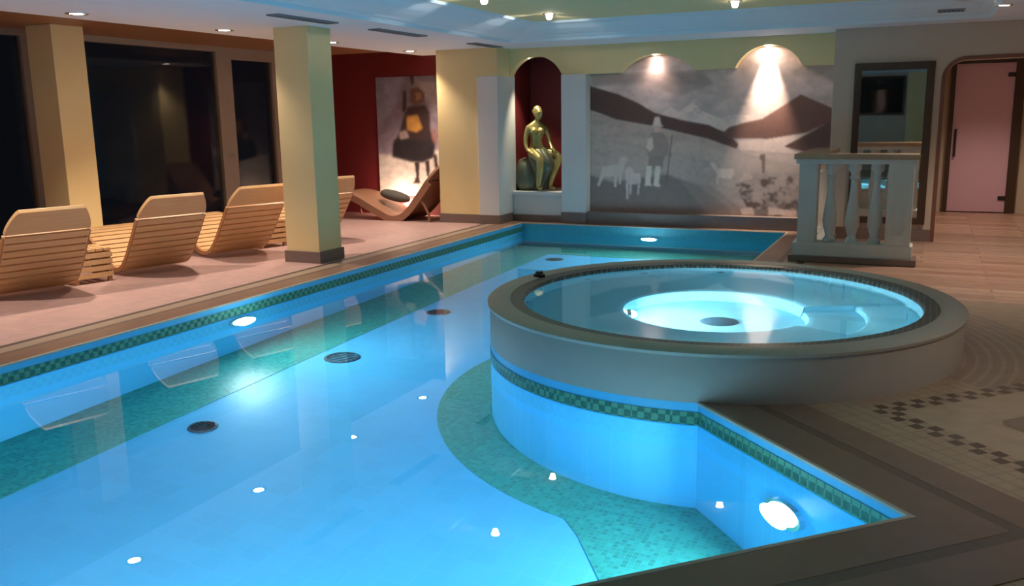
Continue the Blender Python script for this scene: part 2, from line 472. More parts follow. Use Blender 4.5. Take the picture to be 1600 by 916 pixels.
ab = math.radians(170)
MB().lathe([(.045, WH-.006), (.045, WH+.018), (.03, WH+.026), (.03, WH+.04), (.0005, WH+.042)], (1.43*math.cos(ab), 1.43*math.sin(ab), 0), n=20).build('air_button', M_black, W, smooth=True)

# ------------------------------------------------------------------ lamps
def disc_pts(c, n, r, k=24):
    n = Vector(n).normalized(); u = n.orthogonal().normalized(); w = n.cross(u)
    return [Vector(c)+u*(r*math.cos(2*PI*i/k))+w*(r*math.sin(2*PI*i/k)) for i in range(k)]
def pool_lamp(loc, nrm, r, strength, label, group='underwater lamps of the pool', name='underwater_light'):
    n = Vector(nrm).normalized()
    t = thing(name, label, 'light', loc, 0, group)
    a = disc_pts(n*.028, n, r); b = disc_pts(n*.028, n, r*1.28); c = disc_pts(n*.0, n, r*1.34)
    MB().ribbon(a, b, 0, True).ribbon(b, c, 0, True).build('trim_ring', M_chrome, t)
    dm = MB(); rings = [disc_pts(n*(.024+.045*math.sin(q)), n, max(.001, r*math.cos(q))) for q in (0, .35, .7, 1.05, 1.35, 1.57)]
    for a_, b_ in zip(rings[:-1], rings[1:]): dm.ribbon(a_, b_, 0, True)
    dm.build('lens', emit('lit_lamp_lens', LAMP, strength), t)
    l = bpy.data.lights.new('lamp_beam', 'AREA'); l.shape = 'DISK'; l.size = 2*r; l.energy = strength*LK; l.color = LAMP
    o = bpy.data.objects.new('lamp_beam', l); COL.objects.link(o); o.parent = t; o.location = n*.075
    o.rotation_euler = n.to_track_quat('-Z', 'Y').to_euler()
    return t
LAMP = (.62, .93, 1.0)
S45 = .70711
POOL_S = 40
LK = .95
pool_lamp((-5.25, 5.80, -.31), (1, 0, 0), .11, POOL_S, 'underwater light glowing in the pool wall below the lounger deck')
pool_lamp((-.482, 3.982, -.52), (-S45, -S45, 0), .10, POOL_S, 'bright underwater light in the angled pool wall near the corner')
pool_lamp((-3.36, 11.72, -.285), (0, -1, 0), .10, POOL_S, 'underwater light in the far pool wall under the mural')
pool_lamp((-1.9, 1.54, -.52), (-S45, S45, 0), .11, POOL_S, 'underwater light below the near coping')
aw = math.radians(200)
pool_lamp((WC[0]+.595*math.cos(aw), WC[1]+.595*math.sin(aw), WELL+.17), (-math.cos(aw), -math.sin(aw), 0), .08, 27, 'bright lamp in the well of the round whirlpool', None)
for k, (x, y, s, d) in enumerate(((-4.31, 5.93, .15, 'large round drain in the pool floor nearest the lit wall lamp'), (-4.28, 4.3, .10, 'small dark drain in the pool floor at lower left'),
                       (-4.31, 7.56, .12, 'dark drain in the pool floor beyond the large one'), (-4.32, 10.65, .12, 'farthest dark drain in the pool floor'))):
    t = thing('floor_drain', d, 'drain', (x, y, PF), 0, 'drains in the pool floor')
    MB().lathe([(s, 0), (s*.95, .018), (s*.82, .02)], n=28).build('drain_ring', M_drain, t, smooth=True)
    g = MB()
    for j in range(-3, 4):
        h = math.sqrt(max(0, .8**2-(j*.25)**2))*s
        if h > .01: g.box(-h, j*.25*s-.02*s*3, .004, h, j*.25*s+.02*s*3, .016)
    g.build('drain_grille', M_hole, t)

WARM = (1.0, .80, .62)
def spot(x, y, z, energy, label, group, angle=112, blend=.75, col=WARM, tilt=(0, 0, 0), r=.045, glow=60):
    t = thing('recessed_spotlight', label, 'ceiling light', (x, y, z), 0, group)
    MB().lathe([(r, -.001), (r*1.15, -.006), (r*1.6, -.006), (r*1.65, .0)], n=24).build('trim_ring', M_chrome, t, smooth=True)
    MB().lathe([(.0005, -.003), (r, -.003)], n=24).build('lens', emit('lit_spot_lens', col, glow), t)
    l = bpy.data.lights.new('spot_lamp', 'SPOT'); l.energy = energy; l.spot_size = math.radians(angle); l.spot_blend = blend
    l.color = col; l.shadow_soft_size = .04
    o = bpy.data.objects.new('spot_lamp', l); COL.objects.link(o); o.parent = t; o.location = (0, 0, -.03); o.rotation_euler = tilt
    return t
DECK = 195
for y, w in ((11.36, 'farthest ceiling spotlight above the lounger deck, by the red alcove'), (9.49, 'ceiling spotlight above the lounger deck just past the pillar'),
          (7.61, 'ceiling spotlight above the third lounger'), (5.79, 'ceiling spotlight above the first two loungers')):
    spot(-6.80, y, CEI, DECK, w, 'spotlights along the lounger deck', r=.058)
spot(-6.80, 3.95, CEI, DECK, 'ceiling spotlight over the near end of the lounger deck', 'spotlights along the lounger deck')
for x, y, w in ((-3.95, 8.0, 'ceiling spotlight over the pool, second from the tray corner'), (-3.95, 9.63, 'ceiling spotlight in the corner of the green ceiling tray'), (-1.9, 9.62, 'ceiling spotlight in the green tray above the balustrade')):
    t = spot(x, y, TRAY, 7, w, 'spotlights in the ceiling tray')
    MB().lathe([(.034, -.004), (.034, -.04), (.024, -.06), (.0005, -.066)], n=20).build('bulb', emit('lit_bulb_glass', WARM, 25), t, smooth=True)
    for d in {8.0: ((-1, 0),), 9.63: ((-1, 0), (0, 1)), 9.62: ()}[y]:
        l = bpy.data.lights.new('bulb_beam', 'SPOT'); l.energy = 11; l.spot_size = math.radians(46); l.spot_blend = .7; l.color = (1, .84, .74); l.shadow_soft_size = .02
        o = bpy.data.objects.new('bulb_beam', l); COL.objects.link(o); o.parent = t; o.location = (d[0]*.04, d[1]*.04, -.085)
        o.rotation_euler = Vector((d[0], d[1], .03)).to_track_quat('-Z', 'Y').to_euler()
spot(.54, 9.75, CEI, 130, 'bright ceiling spotlight in front of the mirror wall at upper right', 'spotlights of the corridor')
spot(1.9, 8.6, CEI, 70, 'ceiling spotlight over the corridor floor', 'spotlights of the corridor')

# ------------------------------------------------------------------ ceiling
tr_out = [(-5.05, .4), (.5, .4), (.5, 10.95), (-5.05, 10.95)]
def inset(d): return [(-5.05+d, .4+d), (.5-d, .4+d), (.5-d, 10.95-d), (-5.05+d, 10.95-d)]
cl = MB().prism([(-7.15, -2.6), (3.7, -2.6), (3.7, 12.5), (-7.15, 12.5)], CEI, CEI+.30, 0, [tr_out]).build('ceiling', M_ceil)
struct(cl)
prof = [(0, CEI), (.03, CEI+.035), (.10, CEI+.04), (.13, CEI+.055), (.25, CEI+.075), (.38, CEI+.105), (.48, CEI+.14), (.53, CEI+.15), (.60, CEI+.155), (.62, TRAY)]
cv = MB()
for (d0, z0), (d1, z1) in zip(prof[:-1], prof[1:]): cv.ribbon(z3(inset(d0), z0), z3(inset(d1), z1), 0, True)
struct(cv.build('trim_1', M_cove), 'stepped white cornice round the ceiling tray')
tr = MB().add(z3(inset(.62), TRAY), [(3, 2, 1, 0)]).build('ceiling', M_tray, fix=False)
struct(tr, 'pale yellow recessed ceiling tray')
# wooden ceiling of the glazed side
struct(MB().box(-9.6, -2.6, 2.52, -7.15, 12.5, 2.66).build('ceiling', M_headwood), 'brown boarded ceiling beside the glass wall')
# ceiling over passage
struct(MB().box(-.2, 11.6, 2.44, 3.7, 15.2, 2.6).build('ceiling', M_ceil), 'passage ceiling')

def vent(x0, x1, y0, y1, label, group=None):
    t = thing('ceiling_vent', label, 'vent', ((x0+x1)/2, (y0+y1)/2, CEI), 0, group)
    a, b = (x1-x0)/2, (y1-y0)/2
    f = MB().prism([(-a, -b), (a, -b), (a, b), (-a, b)], -.014, 0, 0, [[(-a+.015, -b+.015), (a-.015, -b+.015), (a-.015, b-.015), (-a+.015, b-.015)]])
    f.build('frame', M_grille, t)
    MB().box(-a+.012, -b+.012, -.006, a-.012, b-.012, -.001).build('duct', M_hole, t)
    s = MB(); n = max(3, int(2*a/.035))
    for k in range(1, n): x = -a+2*a*k/n; s.box(x-.004, -b+.01, -.012, x+.004, b-.01, -.004)
    s.build('slat', M_grille, t)
vent(-5.50, -5.36, 6.71, 7.62, 'long grey ceiling vent by the top of the pillar', 'vents along the lounger side')
vent(-5.50, -5.36, 8.34, 9.36, 'long grey ceiling vent just past the pillar', 'vents along the lounger side')
vent(-5.50, -5.36, 10.60, 11.40, 'long grey ceiling vent near the niche', 'vents along the lounger side')
vent(-.02, .22, 9.80, 10.0, 'small dark ceiling vent above the mirror')

# ------------------------------------------------------------------ walls
# far wall band with arches (front plane y = FARW)
def archpts(xa, xb, z0, zc, n=24):
    w = (xb-xa)/2; h = zc-z0; R = (w*w+h*h)/(2*h); cx = (xa+xb)/2; cz = zc-R
    t = math.asin(min(1, w/R)) if h <= w else PI-math.asin(w/R)
    return [(cx+R*math.sin(-t+2*t*k/n), cz+R*math.cos(-t+2*t*k/n)) for k in range(n+1)]
ZB = 2.06
low = [(-5.9, ZB)] + archpts(-5.49, -4.69, ZB, 2.325) + archpts(-3.86, -2.84, ZB, 2.285) + archpts(-2.32, -1.50, ZB+.01, 2.335) + [(-1.08, ZB)]
poly = low + [(-1.08, CEI), (-5.9, CEI)]
band_ = MB().prism_y(poly, FARW, FARW+.15)
struct(band_.build('wall_far', M_yellow), 'yellow band of the far wall with three arches')
# wall behind the mural
struct(MB().box(-4.69, FARW+.17, -.3, -1.0, FARW+.35, CEI).build('wall_far', M_white), 'far wall behind the mural')
struct(MB().box(-4.33, FARW, -.02, -1.08, FARW+.168, .17).build('baseboard_far', M_plinth))
# right pilaster
pr = MB().box(-4.69, FARW-.03, .0, -4.33, FARW+.165, ZB)
struct(pr.build('trim_2', M_white), 'white pilaster right of the niche')
struct(MB().box(-4.695, FARW-.045, -.02, -4.325, FARW+.165, .16).build('baseboard_niche', M_plinth))
# niche
NB = 12.62
nw = MB().box(-5.62, NB, 0, -4.6, NB+.1, 2.44)
nw.box(-5.58, FARW+.168, 0, -5.49, NB, 2.44); nw.box(-4.69, FARW+.34, 0, -4.60, NB, 2.44); nw.box(-5.58, FARW+.17, 2.34, -4.6, NB, 2.44)
struct(nw.build('wall_niche', M_red), 'dark red inside of the statue niche')
sh = MB().box(-5.475, FARW+.005, .385, -4.69, NB, .44)
struct(sh.build('trim_3', M_white, bevel=.006), 'white stone shelf of the statue niche')
struct(MB().box(-5.475, FARW+.06, .10, -4.69, NB, .385).box(-5.475, FARW+.03, -.02, -4.69, NB, .10, 1).build('trim_4', [M_white, M_plinth]), 'pale wall below the niche shelf')
# pier between alcove and niche
struct(MB().box(-6.45, 11.48, 0, -5.49, 11.52+FARW-11.35, CEI).build('wall_pier', M_yellow), 'yellow pier between the red alcove and the niche')
struct(MB().box(-5.80, 11.455, 0, -5.48, FARW+.16, ZB).build('trim_5', M_white, bevel=.004), 'white pilaster on the corner of the yellow pier')
struct(MB().box(-6.46, 11.465, 0, -5.80, 11.6, .13).box(-5.80, 11.44, 0, -5.47, 11.9, .13).build('baseboard_pier', M_plinth))
# red alcove
struct(MB().box(-9.6, 12.3, 0, -6.3, 12.45, 2.6).build('wall_alcove', M_red), 'dark red back wall of the alcove')
struct(MB().box(-6.45, 12.05, 0, -6.35, 12.3, CEI).build('wall_alcove', M_red), 'dark red return wall behind the pier')
struct(MB().box(-9.25, 11.35, 0, -9.1, 12.3, 2.6).build('wall_left', M_red), 'dark red end of the glazed wall')
# pillar at pool edge
col = thing('pillar', 'square yellow pillar standing at the pool edge before the loungers', 'pillar', (-6.025, 7.9, 0))
MB().box(-.215, -.2, .0, .215, .2, CEI).build('shaft', M_yellow, col, bevel=.006)
MB().box(-.235, -.22, .0, .235, .22, .125).build('plinth', M_plinth, col, bevel=.004)
c2 = thing('pillar', 'dim yellow pillar in front of the dark glass wall behind the first lounger', 'pillar', (-8.52, 6.95, 0))
MB().box(-.19, -.2, .0, .19, .2, 2.52).build('shaft', M_yellow, c2, bevel=.006)
MB().box(-.205, -.215, .0, .205, .215, .1).build('plinth', M_plinth, c2, bevel=.004)

# glazed wall x=-9.1
GX = -9.1
def frame_panel(y0, y1, z0, z1, wl, wr, wb, wt, name, label, handle=None):
    t = thing(name, label, 'window', (GX, (y0+y1)/2, 0)); struct(t)
    c = (y0+y1)/2; a, b = y0-c, y1-c
    fr = MB()
    t2 = MB().prism([(a, z0), (b, z0), (b, z1), (a, z1)], -.05, .05, 0, [[(a+wl, z0+wb), (b-wr, z0+wb), (b-wr, z1-wt), (a+wl, z1-wt)]])
    fr.add([(v[2], v[0], v[1]) for v in t2.v], t2.f)
    fo = fr.build('window_frame', M_frame, t)
    MB().box(-.012, a+wl-.01, z0+wb-.01, .012, b-wr+.01, z1-wt+.01).build('pane', M_pane, t)
    if handle:
        MB().tube([(.05, handle, 1.02), (.09, handle, 1.02), (.09, handle-.11, 1.02)], .011, 8).build('handle', M_chrome, t)
    return t
frame_panel(-2.6, 2.4, .06, 2.52, .06, .06, .12, .07, 'window_1', 'dark night window at the near end of the glass wall')
frame_panel(2.4, 7.0, .06, 2.52, .06, .06, .12, .07, 'window_2', 'dark night window left of the dim yellow pillar')
frame_panel(7.0, 10.02, .06, 2.52, .06, .10, .12, .07, 'window_3', 'wide dark night window right of the dim yellow pillar')
frame_panel(10.02, 11.35, .06, 2.52, .20, .26, .40, .16, 'door_1', 'glass door with thick grey brown frame near the pillar', -.58)
struct(MB().box(GX-.08, -2.6, 0, GX+.08, 11.35, .06).build('trim_6', M_frame), 'sill of the glass wall')

# beige wall with doorway
BY = 11.4
op = [(.11, 0.0), (.11, 1.80)] + [(.31-.20*math.cos(k*PI/2/10), 1.84+.20*math.sin(k*PI/2/10)) for k in range(11)] + [(1.6, 2.06), (1.6, 0.0)]
bw = [(-1.08, 0), (.11, 0)] + op[1:-1] + [(1.6, 0), (3.7, 0), (3.7, CEI), (-1.08, CEI)]
struct(MB().prism_y(bw, BY, BY+.22).build('wall_right', M_beige), 'beige wall with the mirror and the passage opening')
struct(MB().box(-1.08, BY+.22, 0, -.9, FARW+.3, CEI).build('wall_return', M_beige), 'beige return wall at the end of the mural')
arch_trim = MB()
o2 = [(p[0]-.035 if p[0] < .3 else p[0], p[1]+.035 if p[1] > 1.9 else p[1]) for p in op]
outer_ = offset([(p[0], p[1]) for p in op], -.04)
ps = [(p[0], p[1]) for p in op]
for i in range(len(ps)-1):
    (a, b), (c, d), (e, f), (g, h) = ps[i], ps[i+1], outer_[i+1], outer_[i]
    v = [(a, BY-.015, b), (c, BY-.015, d), (e, BY-.015, f), (g, BY-.015, h), (a, BY+.01, b), (c, BY+.01, d), (e, BY+.01, f), (g, BY+.01, h)]
    arch_trim.add(v, [(0, 1, 2, 3), (7, 6, 5, 4), (0, 4, 5, 1), (2, 6, 7, 3)])
M_archtrim = mat('brown_red_arch_trim', (.20, .075, .05), .5, var=.1)
struct(arch_trim.build('trim_7', M_archtrim), 'brown edge of the passage opening')
struct(MB().box(-1.09, BY-.012, 0, .07, BY+.02, .14).build('baseboard_right', M_plinth))
# passage behind the opening
struct(MB().box(-.05, BY+.22, 0, .09, 15.0, CEI).build('wall_passage_left', M_beige))
struct(MB().box(1.75, BY+.22, 0, 1.9, 15.0, CEI).build('wall_passage_right', M_beige))
dw = [(-.05, 0), (.24, 0), (.24, 2.2), (1.10, 2.2), (1.10, 0), (1.9, 0), (1.9, CEI), (-.05, CEI)]
struct(MB().prism_y(dw, 14.95, 15.1).build('wall_passage_end', M_beige))
d2 = thing('door_2', 'pink frosted glass door at the end of the passage', 'door', (.68, 14.92, 0)); struct(d2)
fr = MB().prism_y([(-.46, 0), (-.40, 0), (-.40, 2.16), (.37, 2.16), (.37, 0), (.49, 0), (.49, 2.25), (-.46, 2.25)], -.05, .06)
fr.build('door_frame', M_darkwood, d2)
MB().box(-.395, -.012, .015, .365, .0, 2.15).build('door_leaf', M_pink, d2)
MB().tube([(-.35, -.05, .82), (-.35, -.05, 1.22)], .016, 10).tube([(-.35, -.05, .87), (-.35, -.01, .87)], .01, 8).tube([(-.35, -.05, 1.17), (-.35, -.01, 1.17)], .01, 8).build('door_handle', M_black, d2)
for z in (.22, 1.98): MB().box(.27, -.025, z-.03, .37, -.012, z+.03).build('hinge', M_black, d2)

# walls out of view
bk = [(-9.6, 0), (3.7, 0), (3.7, 2.6), (-9.6, 2.6)]
struct(MB().prism_y(bk, -2.75, -2.6, 0, [[(-2.05, 1.4), (-.66, 1.4), (-.66, 2.36), (-2.05, 2.36)]]).build('wall_back', M_beige))
wb = thing('window_4', 'dark window behind the viewer seen in the mirror', 'window', (-1.355, -2.62, 0)); struct(wb)
MB().prism_y([(-.71, 1.39), (.71, 1.39), (.71, 2.37), (-.71, 2.37)], 0, .05, 0, [[(-.65, 1.45), (.65, 1.45), (.65, 2.31), (-.65, 2.31)]]).build('window_frame', M_darkwood, wb)
MB().box(-.66, -.02, 1.44, .66, -.01, 2.32).build('pane', M_pane, wb)
MB().box(-.72, -.09, 1.38, .72, -.08, 2.38).build('blind', M_hole, wb)
struct(MB().box(-.6, -2.6, 0, -.1, -2.4, CEI).build('wall_back', M_yellow), 'yellow pilaster on the back wall')
struct(MB().box(3.7, -2.6, 0, 3.85, 15.1, CEI+.2).build('wall_right', M_beige), 'beige side wall of the corridor')

# ------------------------------------------------------------------ mirror
mr = thing('wall_mirror', 'tall dark framed mirror on the beige wall behind the balustrade', 'mirror', (-.415, BY, 0))
mx0, mx1, mz0, mz1 = -.43, .415, .20, 2.04
MB().prism_y([(mx0, mz0), (mx1, mz0), (mx1, mz1), (mx0, mz1)], -.05, -.002, 0, [[(mx0+.075, mz0+.075), (mx1-.085, mz0+.075), (mx1-.085, mz1-.085), (mx0+.075, mz1-.085)]]).build('mirror_frame', M_darkwood, mr, bevel=.006)
MB().box(mx0+.07, -.02, mz0+.07, mx1-.08, -.004, mz1-.08).build('mirror_glass', M_mirror, mr)

# ------------------------------------------------------------------ balustrade
bal = thing('balustrade', 'grey stone balustrade with vase shaped balusters between whirlpool and mirror', 'balustrade', (-.65, 9.6, .0065))
def baluster(x, y):
    pf = [(.0005, .19), (.062, .19), (.062, .225), (.05, .235), (.038, .26), (.048, .30), (.066, .36), (.07, .42), (.062, .50), (.045, .62), (.034, .74), (.032, .82), (.045, .835), (.045, .855), (.034, .87), (.04, .90), (.058, .915), (.062, .93), (.062, .985), (.0005, .985)]
    MB().lathe(pf, (x, y, 0), n=24).build('baluster', M_balus, bal, smooth=True)
def post(x, y, w, panel):
    p = MB().box(x-w, y-w, .19, x+w, y+w, .985)
    if panel:                       # raised border leaving a recessed panel on the front
        p.prism_y([(x-w, .19), (x+w, .19), (x+w, .985), (x-w, .985)], y-w-.016, y-w, 0, [[(x-w+.055, .30), (x+w-.07, .30), (x+w-.07, .88), (x-w+.055, .88)]])
    p.build('post', M_balus, bal)
post(-.44, 0, .09, False); post(.42, 0, .115, True)
for x in (-.225, -.01, .20): baluster(x, 0)
for y in (.30, .58, .86, 1.14, 1.42): baluster(-.44, y)
MB().prism([(-.56, -.13), (.55, -.13), (.55, .13), (-.32, .13), (-.32, 1.68), (-.56, 1.68)], .985, 1.03).prism([(-.58, -.15), (.57, -.15), (.57, .15), (-.30, .15), (-.30, 1.68), (-.58, 1.68)], 1.03, 1.08, 1).build('cap_rail', [M_balus, M_cap], bal, bevel=.005)
MB().prism([(-.57, -.14), (.56, -.14), (.56, .14), (-.31, .14), (-.31, 1.68), (-.57, 1.68)], .06, .19).prism([(-.6, -.17), (.6, -.17), (.6, .16), (-.29, .16), (-.29, 1.68), (-.6, 1.68)], 0, .06, 1).build('base_rail', [M_balus, M_plinth], bal, bevel=.005)

# ------------------------------------------------------------------ painted pictures
def blur(a, n):
    for _ in range(n):
        p = np.pad(a, ((1, 1), (1, 1)) + ((0, 0),)*(a.ndim-2), mode='edge')
        a = (p[:-2, 1:-1]+p[2:, 1:-1]+p[1:-1, :-2]+p[1:-1, 2:]+2*p[1:-1, 1:-1])/6
    return a
def inpoly(px, py, poly):
    r = np.zeros(px.shape, bool); n = len(poly); j = n-1
    for i in range(n):
        (xi, yi), (xj, yj) = poly[i], poly[j]
        if yi != yj:
            c = ((yi > py) != (yj > py)) & (px < (xj-xi)*(py-yi)/(yj-yi)+xi); r ^= c
        j = i
    return r.astype(float)
def vnoise(px, py, s, seed):
    rs = np.random.RandomState(seed); g = rs.rand(64, 64)
    x, y = px/s, py/s; xi, yi = np.floor(x).astype(int), np.floor(y).astype(int); fx, fy = x-xi, y-yi
    fx, fy = fx*fx*(3-2*fx), fy*fy*(3-2*fy)
    G = lambda a, b: g[a % 64, b % 64]
    return (G(xi, yi)*(1-fx)+G(xi+1, yi)*fx)*(1-fy)+(G(xi, yi+1)*(1-fx)+G(xi+1, yi+1)*fx)*fy
def fbm(px, py, s, seed): return .5*vnoise(px, py, s, seed)+.3*vnoise(px, py, s/2, seed+1)+.2*vnoise(px, py, s/4, seed+2)
def canvas(name, x0, x1, z0, z1, y, nx, nz, fn, m, parent=None, thick=.012):
    """flat picture: a fine grid whose colours are painted by fn(u right, v down)"""
    uu, vv = np.meshgrid(np.linspace(0, 1, nx), np.linspace(0, 1, nz))
    rgb = fn(uu, vv)
    verts = [(x0+(x1-x0)*u, y, z1-(z1-z0)*v) for u, v in zip(uu.ravel(), vv.ravel())]
    faces = [(j*nx+i, (j+1)*nx+i, (j+1)*nx+i+1, j*nx+i+1) for j in range(nz-1) for i in range(nx-1)]
    k = len(verts)
    verts += [(x0, y, z0), (x1, y, z0), (x1, y, z1), (x0, y, z1), (x0, y+thick, z0), (x1, y+thick, z0), (x1, y+thick, z1), (x0, y+thick, z1)]
    faces += [(k, k+1, k+5, k+4), (k+1, k+2, k+6, k+5), (k+2, k+3, k+7, k+6), (k+3, k, k+4, k+7), (k+4, k+5, k+6, k+7)]
    me = bpy.data.meshes.new(name); me.from_pydata(verts, [], faces); me.materials.append(m)
    ca = me.color_attributes.new('paint', 'FLOAT_COLOR', 'POINT')
    arr = np.ones((len(verts), 4), np.float32); arr[:nx*nz, :3] = rgb.reshape(-1, 3); arr[nx*nz:, :3] = .6
    ca.data.foreach_set('color', arr.ravel())
    o = bpy.data.objects.new(name, me); COL.objects.link(o)
    if parent: o.parent = parent
    return o

def mural(u, v):
    X = 1202*(.045+.895*u)                       # drawing frame 1202 x 916 laid over the picture
    Y = 190+ v*(640+0*u)
    rgb = np.zeros(u.shape+(3,)); n1 = fbm(X*1.0, Y*2.2, 150, 3); n2 = fbm(X, Y*1.6, 60, 9)
    def put(mask, col, soft=1):
        nonlocal rgb
        m_ = blur(mask, soft*2+1)[..., None] if soft else mask[..., None]
        rgb = rgb*(1-m_)+np.array(col)*m_
    sky = .40+.35*(n1-.5)*2*.6+.15*(n2-.5)
    rgb = np.stack([sky*1.0, sky*.97, sky*.98], -1)
    put(inpoly(X, Y, [(60, 190), (560, 190), (620, 250), (470, 300), (300, 230), (60, 250)])*.55, (.20, .18, .17), 6)
    # snow peaks
    put(inpoly(X, Y, [(360, 400), (430, 345), (470, 370), (530, 325), (570, 365), (640, 400), (740, 380), (800, 400), (800, 470), (600, 450), (400, 420)])*(.5+.5*(n2 > .48)), (.55, .53, .52), 1)
    # valley and slopes
    lower = inpoly(X, Y, [(0, 350), (180, 400), (350, 430), (480, 450), (600, 490), (730, 530), (860, 490), (1300, 430), (1300, 940), (0, 940)])
    put(lower, (.40, .365, .345), 1)
    put(lower*np.clip((n2-.45)*3, 0, .6), (.31, .28, .265), 0)
    put(inpoly(X, Y, [(60, 480), (250, 480), (500, 500), (720, 560), (980, 600), (1010, 640), (760, 640), (520, 560), (200, 500)])*.5, (.47, .43, .41), 4)
    # dark left ridge
    put(inpoly(X, Y, [(30, 235), (60, 245), (190, 285), (280, 325), (360, 372), (480, 405), (600, 428), (690, 470), (735, 515), (725, 535), (600, 490), (480, 462), (350, 430), (180, 400), (60, 355), (20, 350)]), (.085, .050, .046), 1)
    # right mountain
    put(inpoly(X, Y, [(660, 470), (690, 440), (760, 420), (830, 405), (985, 305), (1060, 340), (1130, 372), (1240, 430), (1240, 470), (1010, 468), (860, 492), (700, 490)]), (.125, .072, .062), 1)
    put(inpoly(X, Y, [(730, 500), (860, 495), (1010, 470), (1090, 430), (930, 525), (1000, 560), (740, 540)]), (.56, .52, .50), 2)
    put(inpoly(X, Y, [(925, 525), (1130, 408), (1240, 380), (1240, 560), (1010, 548)]), (.095, .056, .050), 1)
    put(inpoly(X, Y, [(740, 545), (1000, 560), (1200, 600), (1200, 640), (900, 590)])*.7, (.52, .48, .46), 3)
    # foreground
    put(inpoly(X, Y, [(0, 640), (160, 690), (420, 650), (560, 700), (700, 800), (760, 940), (0, 940)]), (.18, .165, .165), 5)
    put(inpoly(X, Y, [(480, 680), (620, 700), (760, 800), (1010, 850), (1010, 940), (700, 940)])*.7, (.25, .22, .205), 4)
    rocks = inpoly(X, Y, [(720, 690), (860, 660), (1100, 640), (1240, 640), (1240, 850), (800, 830)])
    nr = fbm(X, Y, 34, 21); put(rocks*np.clip((nr-.45)*6, 0, 1), (.13, .10, .09), 1); put(rocks*np.clip((.42-nr)*6, 0, 1), (.44, .39, .36), 1)
    # herdsman
    put(inpoly(X, Y, [(352, 425), (360, 392), (382, 390), (390, 425), (402, 434), (345, 436)]), (.56, .52, .50), 1)
    put(inpoly(X, Y, [(355, 434), (390, 434), (388, 462), (360, 462)]), (.50, .42, .37), 1)
    put(inpoly(X, Y, [(345, 462), (400, 460), (425, 500), (430, 550), (405, 575), (330, 570), (322, 510)]), (.28, .25, .235), 1)
    put(inpoly(X, Y, [(328, 490), (350, 480), (356, 530), (340, 548), (322, 530)]), (.55, .52, .50), 1)
    put(inpoly(X, Y, [(335, 565), (405, 568), (400, 625), (365, 628), (330, 625)]), (.25, .225, .215), 1)
    put(inpoly(X, Y, [(326, 615), (350, 615), (344, 690), (352, 705), (318, 704), (320, 670)]), (.62, .59, .57), 1)
    put(inpoly(X, Y, [(366, 615), (390, 615), (384, 690), (392, 708), (358, 706), (362, 670)]), (.62, .59, .57), 1)
    put(inpoly(X, Y, [(438, 470), (444, 470), (420, 710), (412, 710)])*.8, (.15, .12, .11), 1)
    # white goat looking right
    g = (.50, .485, .475)
    put(inpoly(X, Y, [(112, 620), (150, 612), (188, 612), (200, 580), (222, 566), (240, 582), (222, 606), (212, 650), (180, 662), (130, 668), (108, 660)]), g, 1)
    for q in ([(108, 650), (126, 655), (100, 712), (88, 708)], [(170, 655), (186, 655), (184, 715), (172, 715)], [(194, 650), (208, 646), (204, 700), (194, 700)]): put(inpoly(X, Y, q), g, 1)
    # second goat facing the viewer
    put(inpoly(X, Y, [(222, 640), (236, 618), (258, 622), (268, 650), (296, 648), (300, 690), (268, 700), (244, 698), (228, 680)])*.9, (.55, .53, .52), 1)
    for q in ([(228, 690), (240, 690), (240, 770), (230, 770)], [(246, 690), (256, 690), (254, 745), (246, 745)], [(286, 690), (296, 686), (290, 745), (282, 745)]): put(inpoly(X, Y, q)*.9, (.55, .53, .52), 1)
    # distant sheep and a post
    put(inpoly(X, Y, [(610, 598), (632, 594), (648, 622), (716, 624), (722, 648), (700, 668), (652, 664), (640, 640)]), (.55, .52, .50), 1)
    put(inpoly(X, Y, [(640, 655), (652, 655), (654, 694), (640, 694)]), (.50, .47, .45), 1)
    put(inpoly(X, Y, [(740, 680), (760, 640), (790, 640), (800, 668)])*.8, (.50, .46, .44), 1)
    put(inpoly(X, Y, [(826, 560), (848, 556), (850, 640), (838, 640), (836, 585), (826, 580)]), (.18, .14, .12), 1)
    # pale patches low right
    put(inpoly(X, Y, [(750, 800), (800, 792), (812, 824), (760, 826)]), (.56, .54, .53), 1)
    put(inpoly(X, Y, [(868, 790), (935, 798), (990, 805), (980, 826), (872, 822)]), (.58, .55, .54), 1)
    put(inpoly(X, Y, [(812, 798), (868, 798), (868, 822), (814, 822)]), (.20, .20, .21), 1)
    gr = fbm(X, Y, 16, 40); rgb *= (.90+.2*gr)[..., None]; rgb *= np.array([1.72, 1.32, 1.18])
    return np.clip(rgb, 0, 1)
mu = canvas('mural', -4.33, -1.08, .17, 2.42, FARW+.1555, 420, 260, lambda u, v: mural(u, np.clip((v-.16)/.84, -.19, 1)), painted('wall_painting'), None, .012)
tag(mu, 'grey brown alpine mural with herdsman and white goats on the far wall', 'mural')

